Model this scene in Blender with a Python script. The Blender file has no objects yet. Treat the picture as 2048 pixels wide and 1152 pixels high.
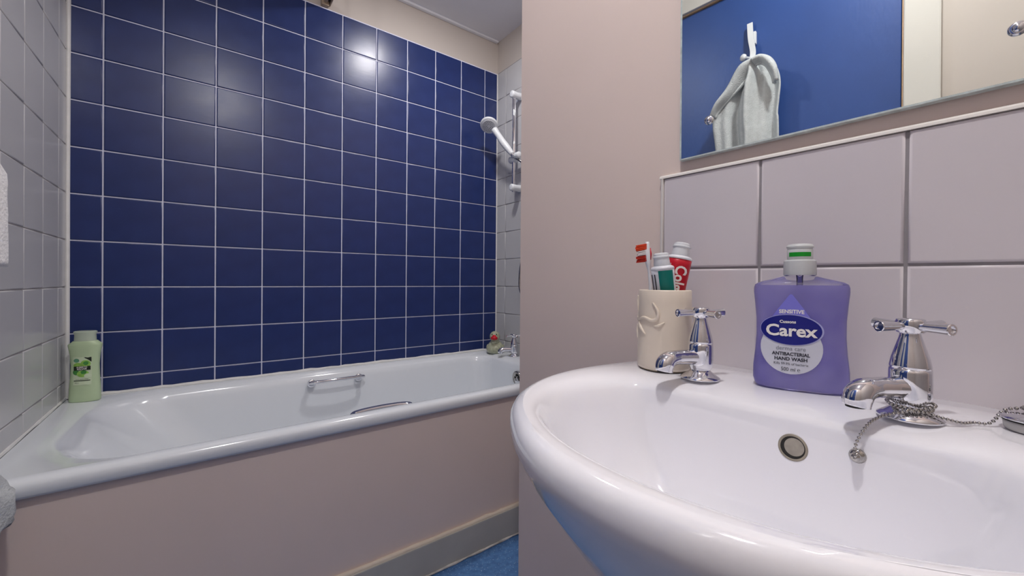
import bpy, bmesh, math, random
from mathutils import Vector, Matrix
from mathutils.bvhtree import BVHTree
random.seed(7)
PI = math.pi
sc = bpy.context.scene
COL = sc.collection

# ------------------------------------------------------------------ camera, world, lamps, exposure
cd = bpy.data.cameras.new('camera')
cam = bpy.data.objects.new('camera', cd)
COL.objects.link(cam)
cd.sensor_width = 36.0
cd.lens = 36.0 * 815.02 / 2048.0
cd.shift_x = (1024 - 1032.15) / 2048.0
cd.shift_y = (565.06 - 576) / 2048.0
cd.clip_start = 0.01
_R = Vector((0.79137, -0.61130, 0.00651)); _U = Vector((-0.00385, 0.00567, 0.99998)); _F = Vector((0.61132, 0.79138, -0.00213))
m3 = Matrix((_R, _U, -_F)).transposed()
cam.matrix_world = Matrix.Translation((0.34465, -1.92507, 0.93677)) @ m3.to_4x4()
sc.camera = cam

w = bpy.data.worlds.new('world'); sc.world = w; w.use_nodes = True
w.node_tree.nodes['Background'].inputs[0].default_value = (0.8, 0.85, 0.9, 1)
w.node_tree.nodes['Background'].inputs[1].default_value = 0.0

LAMP_STRENGTH = {'bath': 165.0, 'basin': 195.0}
LAMPS = [('bath', 1.152, -0.636), ('basin', 0.449, -1.798)]
LAMP_R = 0.05
CEIL = 2.315
sc.view_settings.view_transform = 'Standard'
sc.view_settings.look = 'None'
sc.view_settings.gamma = 1.0
sc.view_settings.use_curve_mapping = False
sc.view_settings.exposure = 1.15
sc.cycles.max_bounces = 14
sc.cycles.diffuse_bounces = 8
sc.cycles.glossy_bounces = 6
sc.cycles.transmission_bounces = 12
sc.cycles.transparent_max_bounces = 16
sc.cycles.caustics_reflective = True
sc.cycles.caustics_refractive = True

# ------------------------------------------------------------------ materials
def s2l(c):
    return tuple((x / 255 / 12.92 if x / 255 <= 0.04045 else ((x / 255 + 0.055) / 1.055) ** 2.4) for x in c) + (1.0,)

MATS = {}
def mat(name, rgb=(200, 200, 200), rough=0.5, metal=0.0, spec=0.5, trans=0.0, ior=1.45, var=0.0, vscale=8.0,
        bump=0.0, bscale=60.0, bstretch=None, coat=0.0, emit=0.0, rvar=0.0, sss=0.0, alpha=1.0):
    if name in MATS: return MATS[name]
    m = bpy.data.materials.new(name); m.use_nodes = True
    nt = m.node_tree; b = nt.nodes['Principled BSDF']
    col = s2l(rgb)
    b.inputs['Base Color'].default_value = col
    b.inputs['Roughness'].default_value = rough
    b.inputs['Metallic'].default_value = metal
    b.inputs['Specular IOR Level'].default_value = spec
    b.inputs['IOR'].default_value = ior
    b.inputs['Transmission Weight'].default_value = trans
    b.inputs['Coat Weight'].default_value = coat
    b.inputs['Coat Roughness'].default_value = 0.03
    b.inputs['Alpha'].default_value = alpha
    if sss:
        b.inputs['Subsurface Weight'].default_value = sss
        b.inputs['Subsurface Radius'].default_value = (0.01, 0.01, 0.01)
    if emit:
        b.inputs['Emission Color'].default_value = col
        b.inputs['Emission Strength'].default_value = emit
    tc = nt.nodes.new('ShaderNodeTexCoord')
    if var:
        n = nt.nodes.new('ShaderNodeTexNoise'); n.inputs['Scale'].default_value = vscale; n.inputs['Detail'].default_value = 4
        nt.links.new(tc.outputs['Object'], n.inputs['Vector'])
        r = nt.nodes.new('ShaderNodeMapRange')
        r.inputs['From Min'].default_value = 0.3; r.inputs['From Max'].default_value = 0.7
        r.inputs['To Min'].default_value = 1 - var; r.inputs['To Max'].default_value = 1 + var
        nt.links.new(n.outputs['Fac'], r.inputs['Value'])
        mx = nt.nodes.new('ShaderNodeMix'); mx.data_type = 'RGBA'; mx.blend_type = 'MULTIPLY'; mx.inputs[0].default_value = 1.0
        mx.inputs[6].default_value = col
        nt.links.new(r.outputs['Result'], mx.inputs[7])
        nt.links.new(mx.outputs[2], b.inputs['Base Color'])
        if rvar:
            r2 = nt.nodes.new('ShaderNodeMapRange')
            r2.inputs['To Min'].default_value = rough - rvar; r2.inputs['To Max'].default_value = rough + rvar
            nt.links.new(n.outputs['Fac'], r2.inputs['Value']); nt.links.new(r2.outputs['Result'], b.inputs['Roughness'])
    if bump:
        n2 = nt.nodes.new('ShaderNodeTexNoise'); n2.inputs['Scale'].default_value = bscale; n2.inputs['Detail'].default_value = 3
        if bstretch:
            mp = nt.nodes.new('ShaderNodeMapping'); mp.inputs['Scale'].default_value = bstretch
            nt.links.new(tc.outputs['Object'], mp.inputs['Vector']); nt.links.new(mp.outputs[0], n2.inputs['Vector'])
        else:
            nt.links.new(tc.outputs['Object'], n2.inputs['Vector'])
        bp = nt.nodes.new('ShaderNodeBump'); bp.inputs['Strength'].default_value = bump; bp.inputs['Distance'].default_value = 0.002
        nt.links.new(n2.outputs['Fac'], bp.inputs['Height']); nt.links.new(bp.outputs['Normal'], b.inputs['Normal'])
    MATS[name] = m
    return m

M_PAINT = mat('paint_beige_pink', (230, 213, 204), 0.6, spec=0.3, var=0.02, vscale=3, bump=0.05, bscale=90)
M_CREAM = mat('paint_cream', (195, 187, 180), 0.6, spec=0.3, var=0.02, vscale=3)
M_CEIL = mat('paint_ceiling', (222, 223, 228), 0.75, spec=0.2, var=0.02)
M_BLUE = mat('blue_painted_tile', (32, 48, 100), 0.29, spec=0.5, var=0.10, vscale=14, bump=0.05, bscale=22, bstretch=(1, 5, 1), rvar=0.04)
M_WHITE_TILE = mat('white_tile', (192, 192, 194), 0.22, spec=0.5, var=0.015, vscale=4)
M_PALE_TILE = mat('pale_grey_tile', (216, 210, 214), 0.22, spec=0.5, var=0.015, vscale=4)
M_GROUT_W = mat('white_grout', (226, 229, 246), 0.8, var=0.05, vscale=30)
M_GROUT_G = mat('grey_grout', (148, 144, 147), 0.85, var=0.10, vscale=30)
M_SILICONE = mat('white_silicone', (222, 222, 220), 0.45, var=0.05, vscale=25)
M_CERAMIC = mat('white_ceramic', (238, 238, 243), 0.08, spec=0.6, coat=0.6)
M_BATH = mat('white_acrylic', (224, 229, 234), 0.13, spec=0.55, coat=0.3)
M_CHROME = mat('chrome', (225, 225, 230), 0.04, metal=1.0, var=0.03, vscale=60)
M_CHROME_OLD = mat('old_chrome', (175, 172, 168), 0.16, metal=1.0, var=0.15, vscale=80)
M_BLACK = mat('black_rubber', (22, 22, 24), 0.55, var=0.1, vscale=50)
M_MIRROR = mat('mirror_silver', (238, 243, 240), 0.0, metal=1.0)
M_EDGE = mat('polished_glass_edge', (196, 208, 206), 0.12, spec=0.7, var=0.2, vscale=90)
M_DOOR = mat('blue_gloss_door', (48, 78, 142), 0.40, spec=0.5, var=0.06, vscale=6, bump=0.22, bscale=45, bstretch=(1, 3, 1))
M_WOODW = mat('white_gloss_wood', (208, 206, 200), 0.3, var=0.02, vscale=8)
M_TOWEL = mat('grey_towelling', (196, 201, 203), 0.95, spec=0.1, var=0.06, vscale=60, bump=0.8, bscale=260)
M_TOWELW = mat('white_towelling', (232, 232, 233), 0.95, spec=0.1, var=0.05, vscale=60, bump=0.8, bscale=200)
M_FLOOR = None
M_SKIRT = mat('grey_cream_skirting', (190, 186, 176), 0.5, var=0.06, vscale=9)
M_WPLASTIC = mat('white_plastic', (222, 226, 230), 0.3, var=0.01, vscale=20)
M_DARK = mat('hole_shade', (34, 32, 30), 0.7, var=0.2, vscale=60)  # flat dark colour standing for the shade inside openings
M_LAMP = {}
for k, v in LAMP_STRENGTH.items():
    M_LAMP[k] = mat('lamp_lens_' + k, (255, 251, 250), 0.5, emit=v)

def floor_mat():
    m = bpy.data.materials.new('blue_speckled_vinyl'); m.use_nodes = True
    nt = m.node_tree; b = nt.nodes['Principled BSDF']; b.inputs['Roughness'].default_value = 0.4
    tc = nt.nodes.new('ShaderNodeTexCoord')
    n = nt.nodes.new('ShaderNodeTexNoise'); n.inputs['Scale'].default_value = 60; n.inputs['Detail'].default_value = 6
    nt.links.new(tc.outputs['Object'], n.inputs['Vector'])
    cr = nt.nodes.new('ShaderNodeValToRGB')
    cr.color_ramp.elements[0].position = 0.35; cr.color_ramp.elements[0].color = s2l((66, 106, 158))
    cr.color_ramp.elements[1].position = 0.68; cr.color_ramp.elements[1].color = s2l((86, 130, 182))
    nt.links.new(n.outputs['Fac'], cr.inputs[0])
    v = nt.nodes.new('ShaderNodeTexVoronoi'); v.inputs['Scale'].default_value = 130
    nt.links.new(tc.outputs['Object'], v.inputs['Vector'])
    r = nt.nodes.new('ShaderNodeValToRGB')
    r.color_ramp.elements[0].position = 0.10; r.color_ramp.elements[0].color = (1, 1, 1, 1)
    r.color_ramp.elements[1].position = 0.17; r.color_ramp.elements[1].color = (0, 0, 0, 1)
    nt.links.new(v.outputs['Distance'], r.inputs[0])
    mx = nt.nodes.new('ShaderNodeMix'); mx.data_type = 'RGBA'
    mx.inputs[7].default_value = s2l((186, 208, 228))
    nt.links.new(r.outputs[0], mx.inputs[0]); nt.links.new(cr.outputs[0], mx.inputs[6]); nt.links.new(mx.outputs[2], b.inputs['Base Color'])
    return m
M_FLOOR = floor_mat()

# ------------------------------------------------------------------ mesh helpers
def link(name, me, m=None, parent=None, smooth=False, M=None):
    o = bpy.data.objects.new(name, me); COL.objects.link(o)
    if m is not None:
        for x in (m if isinstance(m, (list, tuple)) else [m]): me.materials.append(x)
    if smooth:
        for p in me.polygons: p.use_smooth = True
    if parent is not None: o.parent = parent
    if M is not None: o.matrix_local = M
    return o

def obj(name, bm, m=None, parent=None, smooth=False, M=None):
    bmesh.ops.recalc_face_normals(bm, faces=bm.faces[:])
    me = bpy.data.meshes.new(name); bm.to_mesh(me); bm.free()
    return link(name, me, m, parent, smooth, M)

def angle_smooth(o, deg=35):
    me = o.data
    for p in me.polygons: p.use_smooth = True
    bm = bmesh.new(); bm.from_mesh(me)
    for e in bm.edges:
        if len(e.link_faces) == 2 and e.calc_face_angle(0) > math.radians(deg): e.smooth = False
    bm.to_mesh(me); bm.free()
    return o

def tag(o, label=None, cat=None, group=None, kind=None):
    if label: o['label'] = label
    if cat: o['category'] = cat
    if group: o['group'] = group
    if kind: o['kind'] = kind
    return o

def empty(name, M=None):
    o = bpy.data.objects.new(name, None); COL.objects.link(o); o.empty_display_size = 0.05
    if M is not None: o.matrix_world = M
    return o

def box(bm, lo, hi, bev=0.0, seg=2):
    vs = [bm.verts.new((x, y, z)) for x in (lo[0], hi[0]) for y in (lo[1], hi[1]) for z in (lo[2], hi[2])]
    fs = []
    for q in ((0, 1, 3, 2), (4, 6, 7, 5), (0, 4, 5, 1), (2, 3, 7, 6), (0, 2, 6, 4), (1, 5, 7, 3)):
        fs.append(bm.faces.new([vs[i] for i in q]))
    if bev:
        es = list({e for f in fs for e in f.edges})
        bmesh.ops.recalc_face_normals(bm, faces=fs)
        bmesh.ops.bevel(bm, geom=es, offset=bev, segments=seg, affect='EDGES', profile=0.6)
    return bm

def newbox(lo, hi, bev=0.0, seg=2):
    return box(bmesh.new(), lo, hi, bev, seg)

def loft(bm, rings, closed=True, cap0=False, cap1=False):
    vr = [[bm.verts.new(p) for p in r] for r in rings]
    n = len(vr[0])
    for a, b in zip(vr, vr[1:]):
        for i in range(n if closed else n - 1):
            j = (i + 1) % n
            bm.faces.new((a[i], a[j], b[j], b[i]))
    if cap0: bm.faces.new(vr[0])
    if cap1: bm.faces.new(list(reversed(vr[-1])))
    return vr

def lathe(prof, seg=32, bm=None, cap=True, T=None):
    bm = bm or bmesh.new()
    rings = []
    for r, z in prof:
        ring = [Vector((max(r, 1e-5) * math.cos(2 * PI * i / seg), max(r, 1e-5) * math.sin(2 * PI * i / seg), z)) for i in range(seg)]
        if T is not None: ring = [T @ p for p in ring]
        rings.append(ring)
    loft(bm, rings, True, cap, cap)
    return bm

def crom(pts, n=8, closed=False):
    pts = [Vector(p) for p in pts]; out = []
    N = len(pts)
    for i in range(N if closed else N - 1):
        if closed:
            p0, p1, p2, p3 = pts[i - 1], pts[i], pts[(i + 1) % N], pts[(i + 2) % N]
        else:
            p0 = pts[i - 1] if i else pts[0] * 2 - pts[1]
            p1, p2 = pts[i], pts[i + 1]
            p3 = pts[i + 2] if i + 2 < N else pts[-1] * 2 - pts[-2]
        for k in range(n):
            t = k / n
            out.append(0.5 * ((2 * p1) + (p2 - p0) * t + (2 * p0 - 5 * p1 + 4 * p2 - p3) * t * t + (3 * p1 - p0 - 3 * p2 + p3) * t ** 3))
    if not closed: out.append(pts[-1])
    return out

def tube(path, rad, seg=12, bm=None, flat=1.0, cap=True):
    bm = bm or bmesh.new()
    path = [Vector(p) for p in path]; n = len(path)
    rr = rad if isinstance(rad, (list, tuple)) else [rad] * n
    if len(rr) != n:
        rr = [rr[min(int(i / (n - 1) * (len(rr) - 1)), len(rr) - 2)] + (rr[min(int(i / (n - 1) * (len(rr) - 1)), len(rr) - 2) + 1] - rr[min(int(i / (n - 1) * (len(rr) - 1)), len(rr) - 2)]) * ((i / (n - 1) * (len(rr) - 1)) - min(int(i / (n - 1) * (len(rr) - 1)), len(rr) - 2)) for i in range(n)]
    rings = []; up = None
    for i, p in enumerate(path):
        t = (path[min(i + 1, n - 1)] - path[max(i - 1, 0)]).normalized()
        if up is None:
            up = Vector((0, 0, 1)) if abs(t.z) < 0.9 else Vector((1, 0, 0))
        s = t.cross(up).normalized(); up = s.cross(t).normalized()
        rings.append([p + s * rr[i] * math.cos(2 * PI * k / seg) + up * rr[i] * flat * math.sin(2 * PI * k / seg) for k in range(seg)])
    loft(bm, rings, True, cap, cap)
    return bm

def poly_prism(pts, z0, z1):
    bm = bmesh.new()
    a = [bm.verts.new((x, y, z0)) for x, y in pts]; b = [bm.verts.new((x, y, z1)) for x, y in pts]
    n = len(a)
    for i in range(n): bm.faces.new((a[i], a[(i + 1) % n], b[(i + 1) % n], b[i]))
    bm.faces.new(list(reversed(a))); bm.faces.new(b)
    return bm

def text_mesh(s, size, align='CENTER', extrude=0.0, bold=0.0, space=1.0):
    cu = bpy.data.curves.new('txt', 'FONT'); cu.body = s; cu.size = size; cu.align_x = align; cu.align_y = 'CENTER'
    cu.extrude = extrude; cu.offset = bold; cu.resolution_u = 3; cu.space_character = space
    o = bpy.data.objects.new('txt', cu); COL.objects.link(o)
    dg = bpy.context.evaluated_depsgraph_get(); dg.update()
    me = bpy.data.meshes.new_from_object(o.evaluated_get(dg))
    bpy.data.objects.remove(o); bpy.data.curves.remove(cu)
    me.materials.clear()
    return me

def print_text(name, s, size, x, z, fn, m, parent, sx=1.0, bold=0.0, rot=0.0, space=1.0, arc=0.0):
    """flat lettering whose vertices are laid on a surface; fn(x, z) -> point"""
    me = text_mesh(s, size, bold=bold, space=space)
    tb_ = bmesh.new(); tb_.from_mesh(me)
    for _ in range(3):
        le = [e for e in tb_.edges if e.calc_length() > max(size * 0.16, 0.0009)]
        if not le: break
        bmesh.ops.subdivide_edges(tb_, edges=le, cuts=1)
        bmesh.ops.triangulate(tb_, faces=tb_.faces[:])
    tb_.to_mesh(me); tb_.free()
    cr, sr = math.cos(rot), math.sin(rot)
    for v in me.vertices:
        a, b = v.co.x * sx, v.co.y
        b -= arc * a * a
        v.co = fn(x + a * cr - b * sr, z + a * sr + b * cr)
    return link(name, me, m, parent)

def patch(name, outline, fn, m, parent, rings=6):
    """filled outline (list of x, z) laid on a surface, subdivided in rings toward its centre"""
    bm = bmesh.new()
    cx = sum(p[0] for p in outline) / len(outline); cz = sum(p[1] for p in outline) / len(outline)
    rr = []
    for k in range(rings):
        f = 1 - k / rings
        rr.append([Vector(fn(cx + (p[0] - cx) * f, cz + (p[1] - cz) * f)) for p in outline])
    vr = loft(bm, rr, True)
    c = bm.verts.new(fn(cx, cz)); n = len(outline)
    for i in range(n): bm.faces.new((vr[-1][i], vr[-1][(i + 1) % n], c))
    return obj(name, bm, m, parent, True)

def ellipse(cx, cz, a, b, n=40, rot=0):
    return [(cx + a * math.cos(t) * math.cos(rot) - b * math.sin(t) * math.sin(rot), cz + a * math.cos(t) * math.sin(rot) + b * math.sin(t) * math.cos(rot)) for t in (2 * PI * i / n for i in range(n))]

# ------------------------------------------------------------------ room shell
X1 = 1.687            # end wall of the bath alcove
TT = 0.008            # tile thickness
A = 0.0423            # the basin wall is a little out of square
S_O = Vector((0.967, -1.5193, 0.0))
T_ = Vector((math.sin(A), -math.cos(A), 0)); N_ = Vector((math.cos(A), math.sin(A), 0))
def SW(v, u, z=0.0):  # out from basin wall, along it, up
    return S_O + T_ * u - N_ * v + Vector((0, 0, z))
def SM(v, u, z=0.0, rot=0.0):
    return Matrix.Translation(SW(v, u, z)) @ Matrix.Rotation(PI + A + rot, 4, 'Z')
YB = -2.42            # wall behind the camera
RIM = 0.55            # bath rim height
P = 0.152; Z0 = 0.91

def struct(name, bm, m, smooth=False):
    return tag(obj(name, bm, m, None, smooth), kind='structure')

struct('floor', newbox((-0.15, YB - 0.1, -0.05), (X1 + 0.1, 0.1, 0)), M_FLOOR)
struct('ceiling', newbox((-0.15, YB - 0.1, CEIL), (X1 + 0.1, 0.1, CEIL + 0.05)), M_CEIL)
wall_back = struct('wall_back', newbox((-0.12, TT, 0), (X1 + 0.1, 0.1, CEIL)), M_CREAM)
wall_right = struct('wall_right', newbox((X1 + TT, -1.1, 0), (X1 + 0.1, TT, CEIL)), M_CREAM)
NIB = Vector((0.957, -1.149, 0))
far = SW(-0.006, 0.95)
wall_inner = struct('wall_inner_right', poly_prism([(NIB.x, NIB.y), (far.x, far.y), (X1 + 0.1, YB), (X1 + 0.1, NIB.y)], 0, CEIL), M_PAINT)
struct('wall_front', newbox((-0.12, YB - 0.1, 0), (1.1, YB, CEIL)), M_CREAM)
# left wall with a door opening
DY0, DY1, DZ = -1.755, -0.985, 2.012
wl = bmesh.new()
box(wl, (-0.12, DY1, 0), (-TT, TT, CEIL)); box(wl, (-0.12, YB, 0), (-TT, DY0, CEIL)); box(wl, (-0.12, DY0, DZ), (-TT, DY1, CEIL))
wall_left = struct('wall_left', wl, M_CREAM)

_tile_cache = {}
def tile_mesh(wd, ht, m, t=TT, bev=0.0018):
    key = (round(wd, 4), round(ht, 4), m.name)
    if key in _tile_cache: return _tile_cache[key]
    bm = bmesh.new()
    def rect(dx, z): return [bm.verts.new((sx * (wd / 2 - dx), sy * (ht / 2 - dx), z)) for sx, sy in ((-1, -1), (1, -1), (1, 1), (-1, 1))]
    rs = [rect(0, 0.0005), rect(0, t - bev), rect(bev * 0.45, t - bev * 0.35), rect(bev * 1.6, t)]
    for a, b in zip(rs, rs[1:]):
        for i in range(4): bm.faces.new((a[i], a[(i + 1) % 4], b[(i + 1) % 4], b[i]))
    bm.faces.new(rs[-1])
    bmesh.ops.recalc_face_normals(bm, faces=bm.faces[:])
    me = bpy.data.meshes.new('tile'); bm.to_mesh(me); bm.free(); me.materials.append(m)
    for p_ in list(me.polygons)[:-1]: p_.use_smooth = True
    _tile_cache[key] = me
    return me

def tile_grid(parent, frame, us, zs, gap, m, jit=0.0022):
    """frame: matrix with local x along the wall, y up, z out; tiles between neighbouring us / zs"""
    for u0, u1 in zip(us, us[1:]):
        for z0, z1 in zip(zs, zs[1:]):
            me = tile_mesh(u1 - u0 - gap, z1 - z0 - gap, m)
            o = bpy.data.objects.new('tile', me); COL.objects.link(o); o.parent = parent
            o.matrix_local = frame @ Matrix.Translation(((u0 + u1) / 2, (z0 + z1) / 2, 0)) @ Matrix.Rotation(random.uniform(-jit, jit), 4, 'X') @ Matrix.Rotation(random.uniform(-jit, jit), 4, 'Y')

def frame(o, x, y, z):
    M = Matrix((x, y, z)).transposed().to_4x4(); M.translation = o; return M
zrows = [RIM - 0.02] + [Z0 + k * P for k in range(-2, 9)]
xcols = [0.0] + [0.0828 + P * k for k in range(11)] + [X1]
# painted blue tiles on the long wall
gb = newbox((-0.004, 0.0032, RIM - 0.05), (X1 + 0.004, TT + 0.002, Z0 + 8 * P + 0.003))
obj('grout', gb, M_GROUT_W, wall_back)
tile_grid(wall_back, frame(Vector((0, TT, 0)), Vector((1, 0, 0)), Vector((0, 0, 1)), Vector((0, -1, 0))), xcols, zrows, 0.0042, M_BLUE)
# white tiles, left end
yl = [0.0] + [0.0919 + P * k for k in range(4)] + [0.745]
obj('grout', newbox((-TT - 0.002, -0.745, RIM - 0.05), (-0.0022, 0.0, Z0 + 8 * P + 0.003)), M_GROUT_G, wall_left)
tile_grid(wall_left, frame(Vector((-TT, 0, 0)), Vector((0, -1, 0)), Vector((0, 0, 1)), Vector((1, 0, 0))), yl, zrows, 0.0026, M_WHITE_TILE)
# white tiles, tap end
yr = [0.0, 0.086, 0.238, 0.390, 0.542, 0.694, 0.745]
obj('grout', newbox((X1 + 0.0022, -0.745, RIM - 0.05), (X1 + TT + 0.002, 0.0, Z0 + 8 * P + 0.003)), M_GROUT_G, wall_right)
tile_grid(wall_right, frame(Vector((X1 + TT, 0, 0)), Vector((0, -1, 0)), Vector((0, 0, 1)), Vector((-1, 0, 0))), yr, zrows, 0.0026, M_WHITE_TILE)
# splashback tiles over the basin
sz = [0.9605 - 0.154, 0.9605, 0.9605 + 0.154]
su = [0.002, 0.152, 0.304, 0.456, 0.608]
SB = Matrix.Translation(SW(0, 0, 0)) @ frame(Vector((0, 0, 0)), T_, Vector((0, 0, 1)), -N_) @ Matrix.Rotation(-0.0057, 4, 'Z')
gm = newbox((0.0025, sz[0] + 0.002, -0.007), (0.607, sz[2] - 0.002, -0.0022))
obj('grout', gm, M_GROUT_G, wall_inner, M=SB)
tile_grid(wall_inner, SB @ Matrix.Translation((0, 0, -TT)), su, sz, 0.0034, M_PALE_TILE, jit=0.001)
# quadrant trim on top and at the free end of the splashback
tr = bmesh.new()
qs = [(-0.008, 0.0), (-0.008, 0.0065), (-0.004, 0.0064), (-0.0005, 0.0052), (0.0016, 0.0028), (0.002, 0.0)]
loft(tr, [[Vector((u, sz[2] - 0.001 + q[1], q[0])) for q in qs] for u in (-0.004, 0.612)], True, True, True)
loft(tr, [[Vector((0.0025 - q[1], z, q[0])) for q in qs] for z in (sz[0], sz[2] - 0.001)], True, True, True)
t1 = struct('trim_1', tr, mat('white_tile_trim', (236, 232, 226), 0.25, var=0.02, vscale=20)); t1.matrix_world = SB
tag(t1, 'white plastic edge trim along the splashback tiles')
# silicone joints
tb = tube([(0.003, -0.003, RIM), (0.002, -0.003, 1.2), (0.003, -0.003, Z0 + 8 * P)], 0.0065, 8)
struct('trim_2', tb, M_SILICONE)
tb2 = tube([(X1 - 0.001, -0.001, RIM), (X1 - 0.001, -0.001, Z0 + 8 * P)], 0.0035, 8)
struct('trim_3', tb2, M_SILICONE)
pts = []
for k in range(60):
    x = 0.01 + (X1 - 0.02) * k / 59
    pts.append((x, -0.004, RIM + 0.002 + random.uniform(-0.0012, 0.0012)))
tb3 = tube(pts, [0.0065 + random.uniform(-0.0012, 0.0016) for _ in pts], 8)
struct('trim_4', tb3, M_SILICONE)
tb5 = tube([(-0.001, -0.004 - 0.7 * k / 20, RIM + 0.001) for k in range(21)], [0.005 + random.uniform(-0.001, 0.001) for _ in range(21)], 8)
struct('trim_5', tb5, M_SILICONE)
# coving ridge between wall and ceiling
struct('trim_6', newbox((0, -0.012, CEIL - 0.012), (X1, TT, CEIL), 0.004), M_CEIL)

# ------------------------------------------------------------------ door in the left wall
d = struct('door_1', newbox((-0.05, DY0 + 0.003, 0.006), (-0.008, DY1 - 0.003, DZ - 0.003), 0.002), M_DOOR)
tag(d, 'blue gloss painted flush door')
hb = lathe([(0.0, 0), (0.026, 0), (0.026, 0.006), (0.011, 0.008), (0.011, 0.03), (0.022, 0.036), (0.027, 0.048), (0.022, 0.06), (0, 0.064)], 24, T=Matrix.Translation((-0.008, DY0 + 0.06, 1.0)) @ Matrix.Rotation(PI / 2, 4, 'Y'))
obj('door_handle', hb, M_CHROME, d, True)
ar = bmesh.new()
box(ar, (-0.008, DY0 - 0.078, 0), (0.012, DY0 - 0.003, DZ + 0.075), 0.004)
box(ar, (-0.008, DY1 + 0.003, 0), (0.012, DY1 + 0.078, DZ + 0.075), 0.004)
box(ar, (-0.008, DY0 - 0.003, DZ + 0.003), (0.012, DY1 + 0.003, DZ + 0.075), 0.004)
tag(struct('trim_7', ar, M_WOODW), 'white gloss architrave round the blue door')
ln = bmesh.new(); box(ln, (-0.06, DY0 - 0.003, 0), (-0.001, DY0 + 0.001, DZ)); box(ln, (-0.06, DY1 - 0.001, 0), (-0.001, DY1 + 0.003, DZ)); box(ln, (-0.06, DY0, DZ - 0.001), (-0.001, DY1, DZ + 0.003))
tag(struct('trim_8', ln, mat('bare_wood_lining', (186, 156, 126), 0.5, var=0.15, vscale=30)), 'bare wood door lining strip')

# ------------------------------------------------------------------ bath
def ray_outline(poly, c, n, exp_dense=None):
    """distance from c to closed polyline poly along n directions"""
    out = []
    for i in range(n):
        t = 2 * PI * i / n; dx, dy = math.cos(t), math.sin(t); best = None
        for a, b in zip(poly, poly[1:] + poly[:1]):
            ex, ey = b[0] - a[0], b[1] - a[1]
            den = dx * ey - dy * ex
            if abs(den) < 1e-12: continue
            k = ((a[0] - c[0]) * ey - (a[1] - c[1]) * ex) / den
            s = ((a[0] - c[0]) * dy - (a[1] - c[1]) * dx) / den
            if k > 0 and -1e-6 <= s <= 1 + 1e-6 and (best is None or k < best): best = k
        out.append(best)
    return out

def rounded_rect(x0, x1, y0, y1, radii, n=10):
    """radii: (x0y0, x1y0, x1y1, x0y1)"""
    pts = []
    for (cx, cy, sx, sy, a0), r in zip(((x0, y0, 1, 1, PI), (x1, y0, -1, 1, 1.5 * PI), (x1, y1, -1, -1, 0), (x0, y1, 1, -1, 0.5 * PI)), radii):
        ox, oy = cx + sx * r, cy + sy * r
        for k in range(n + 1):
            t = a0 + PI / 2 * k / n
            pts.append((ox + r * math.cos(t), oy + r * math.sin(t)))
    return pts

bath = tag(empty('bathtub', Matrix.Translation((0, 0, 0))), 'white acrylic bathtub with chrome grip handles below the blue tiles', 'bathtub')
BX0, BX1, BY0, BY1 = 0.001, X1 - 0.001, -0.737, -0.001
# rings are sampled by matching parameter on straight-to-straight rounded rectangles
def bath_ring(x0, x1, y0, y1, radii, z, zf=None):
    pts = rounded_rect(x0, x1, y0, y1, radii, 12)
    # subdivide straight runs so that all rings have equal counts
    out = []
    n = len(pts)
    for i in range(n):
        a = pts[i]; b = pts[(i + 1) % n]; out.append(a)
        if i % 13 == 12:
            for k in range(1, 12): out.append((a[0] + (b[0] - a[0]) * k / 12, a[1] + (b[1] - a[1]) * k / 12))
    return [Vector((x, y, zf(x, y, z) if zf else z)) for x, y in out]
r0 = (0.012, 0.012, 0.012, 0.012)
IN = (0.085, 1.555, -0.672, -0.062)
RI = (0.20, 0.10, 0.10, 0.17)
bm = bmesh.new()
rings = [
    bath_ring(BX0 + .02, BX1 - .01, BY0 + .014, BY1 - .01, r0, RIM - 0.038),
    bath_ring(BX0 + .001, BX1 - .001, BY0 + .004, BY1, r0, RIM - 0.036),
    bath_ring(BX0, BX1, BY0, BY1, r0, RIM - 0.030),
    bath_ring(BX0, BX1, BY0 + .001, BY1, r0, RIM - 0.013),
    bath_ring(BX0 + .001, BX1 - .001, BY0 + .006, BY1 - .001, r0, RIM - 0.005),
    bath_ring(BX0 + .004, BX1 - .004, BY0 + .016, BY1 - .004, r0, RIM - 0.0008),
    bath_ring(BX0 + .02, BX1 - .02, BY0 + .03, BY1 - .02, (0.03,) * 4, RIM),
    bath_ring(0.048, BX1 - .095, -0.700, BY1 - .035, (0.16, 0.06, 0.06, 0.13), RIM - 0.001),
    bath_ring(0.058, BX1 - .104, -0.694, BY1 - .041, (0.17, 0.07, 0.07, 0.14), RIM - 0.006),
    bath_ring(IN[0] - .014, IN[1] + .010, IN[2] - .008, IN[3] + .008, (0.19, 0.09, 0.09, 0.16), RIM - 0.009),
    bath_ring(*IN, RI, RIM - 0.018),
    bath_ring(IN[0] + .018, IN[1] - .004, IN[2] + .006, IN[3] - .006, RI, RIM - 0.04),
    bath_ring(IN[0] + .07, IN[1] - .012, IN[2] + .018, IN[3] - .018, RI, RIM - 0.11),
    bath_ring(IN[0] + .16, IN[1] - .024, IN[2] + .034, IN[3] - .034, RI, RIM - 0.21),
    bath_ring(IN[0] + .24, IN[1] - .04, IN[2] + .055, IN[3] - .055, RI, RIM - 0.30),
    bath_ring(IN[0] + .32, IN[1] - .07, IN[2] + .09, IN[3] - .09, (0.16, 0.1, 0.1, 0.16), RIM - 0.36),
    bath_ring(IN[0] + .40, IN[1] - .12, IN[2] + .14, IN[3] - .14, (0.12, 0.08, 0.08, 0.12), RIM - 0.385),
    bath_ring(IN[0] + .55, IN[1] - .3, IN[2] + .22, IN[3] - .22, (0.06,) * 4, RIM - 0.392),
]
loft(bm, rings, True, False, True)
angle_smooth(obj('tub', bm, M_BATH, bath), 50)

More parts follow.
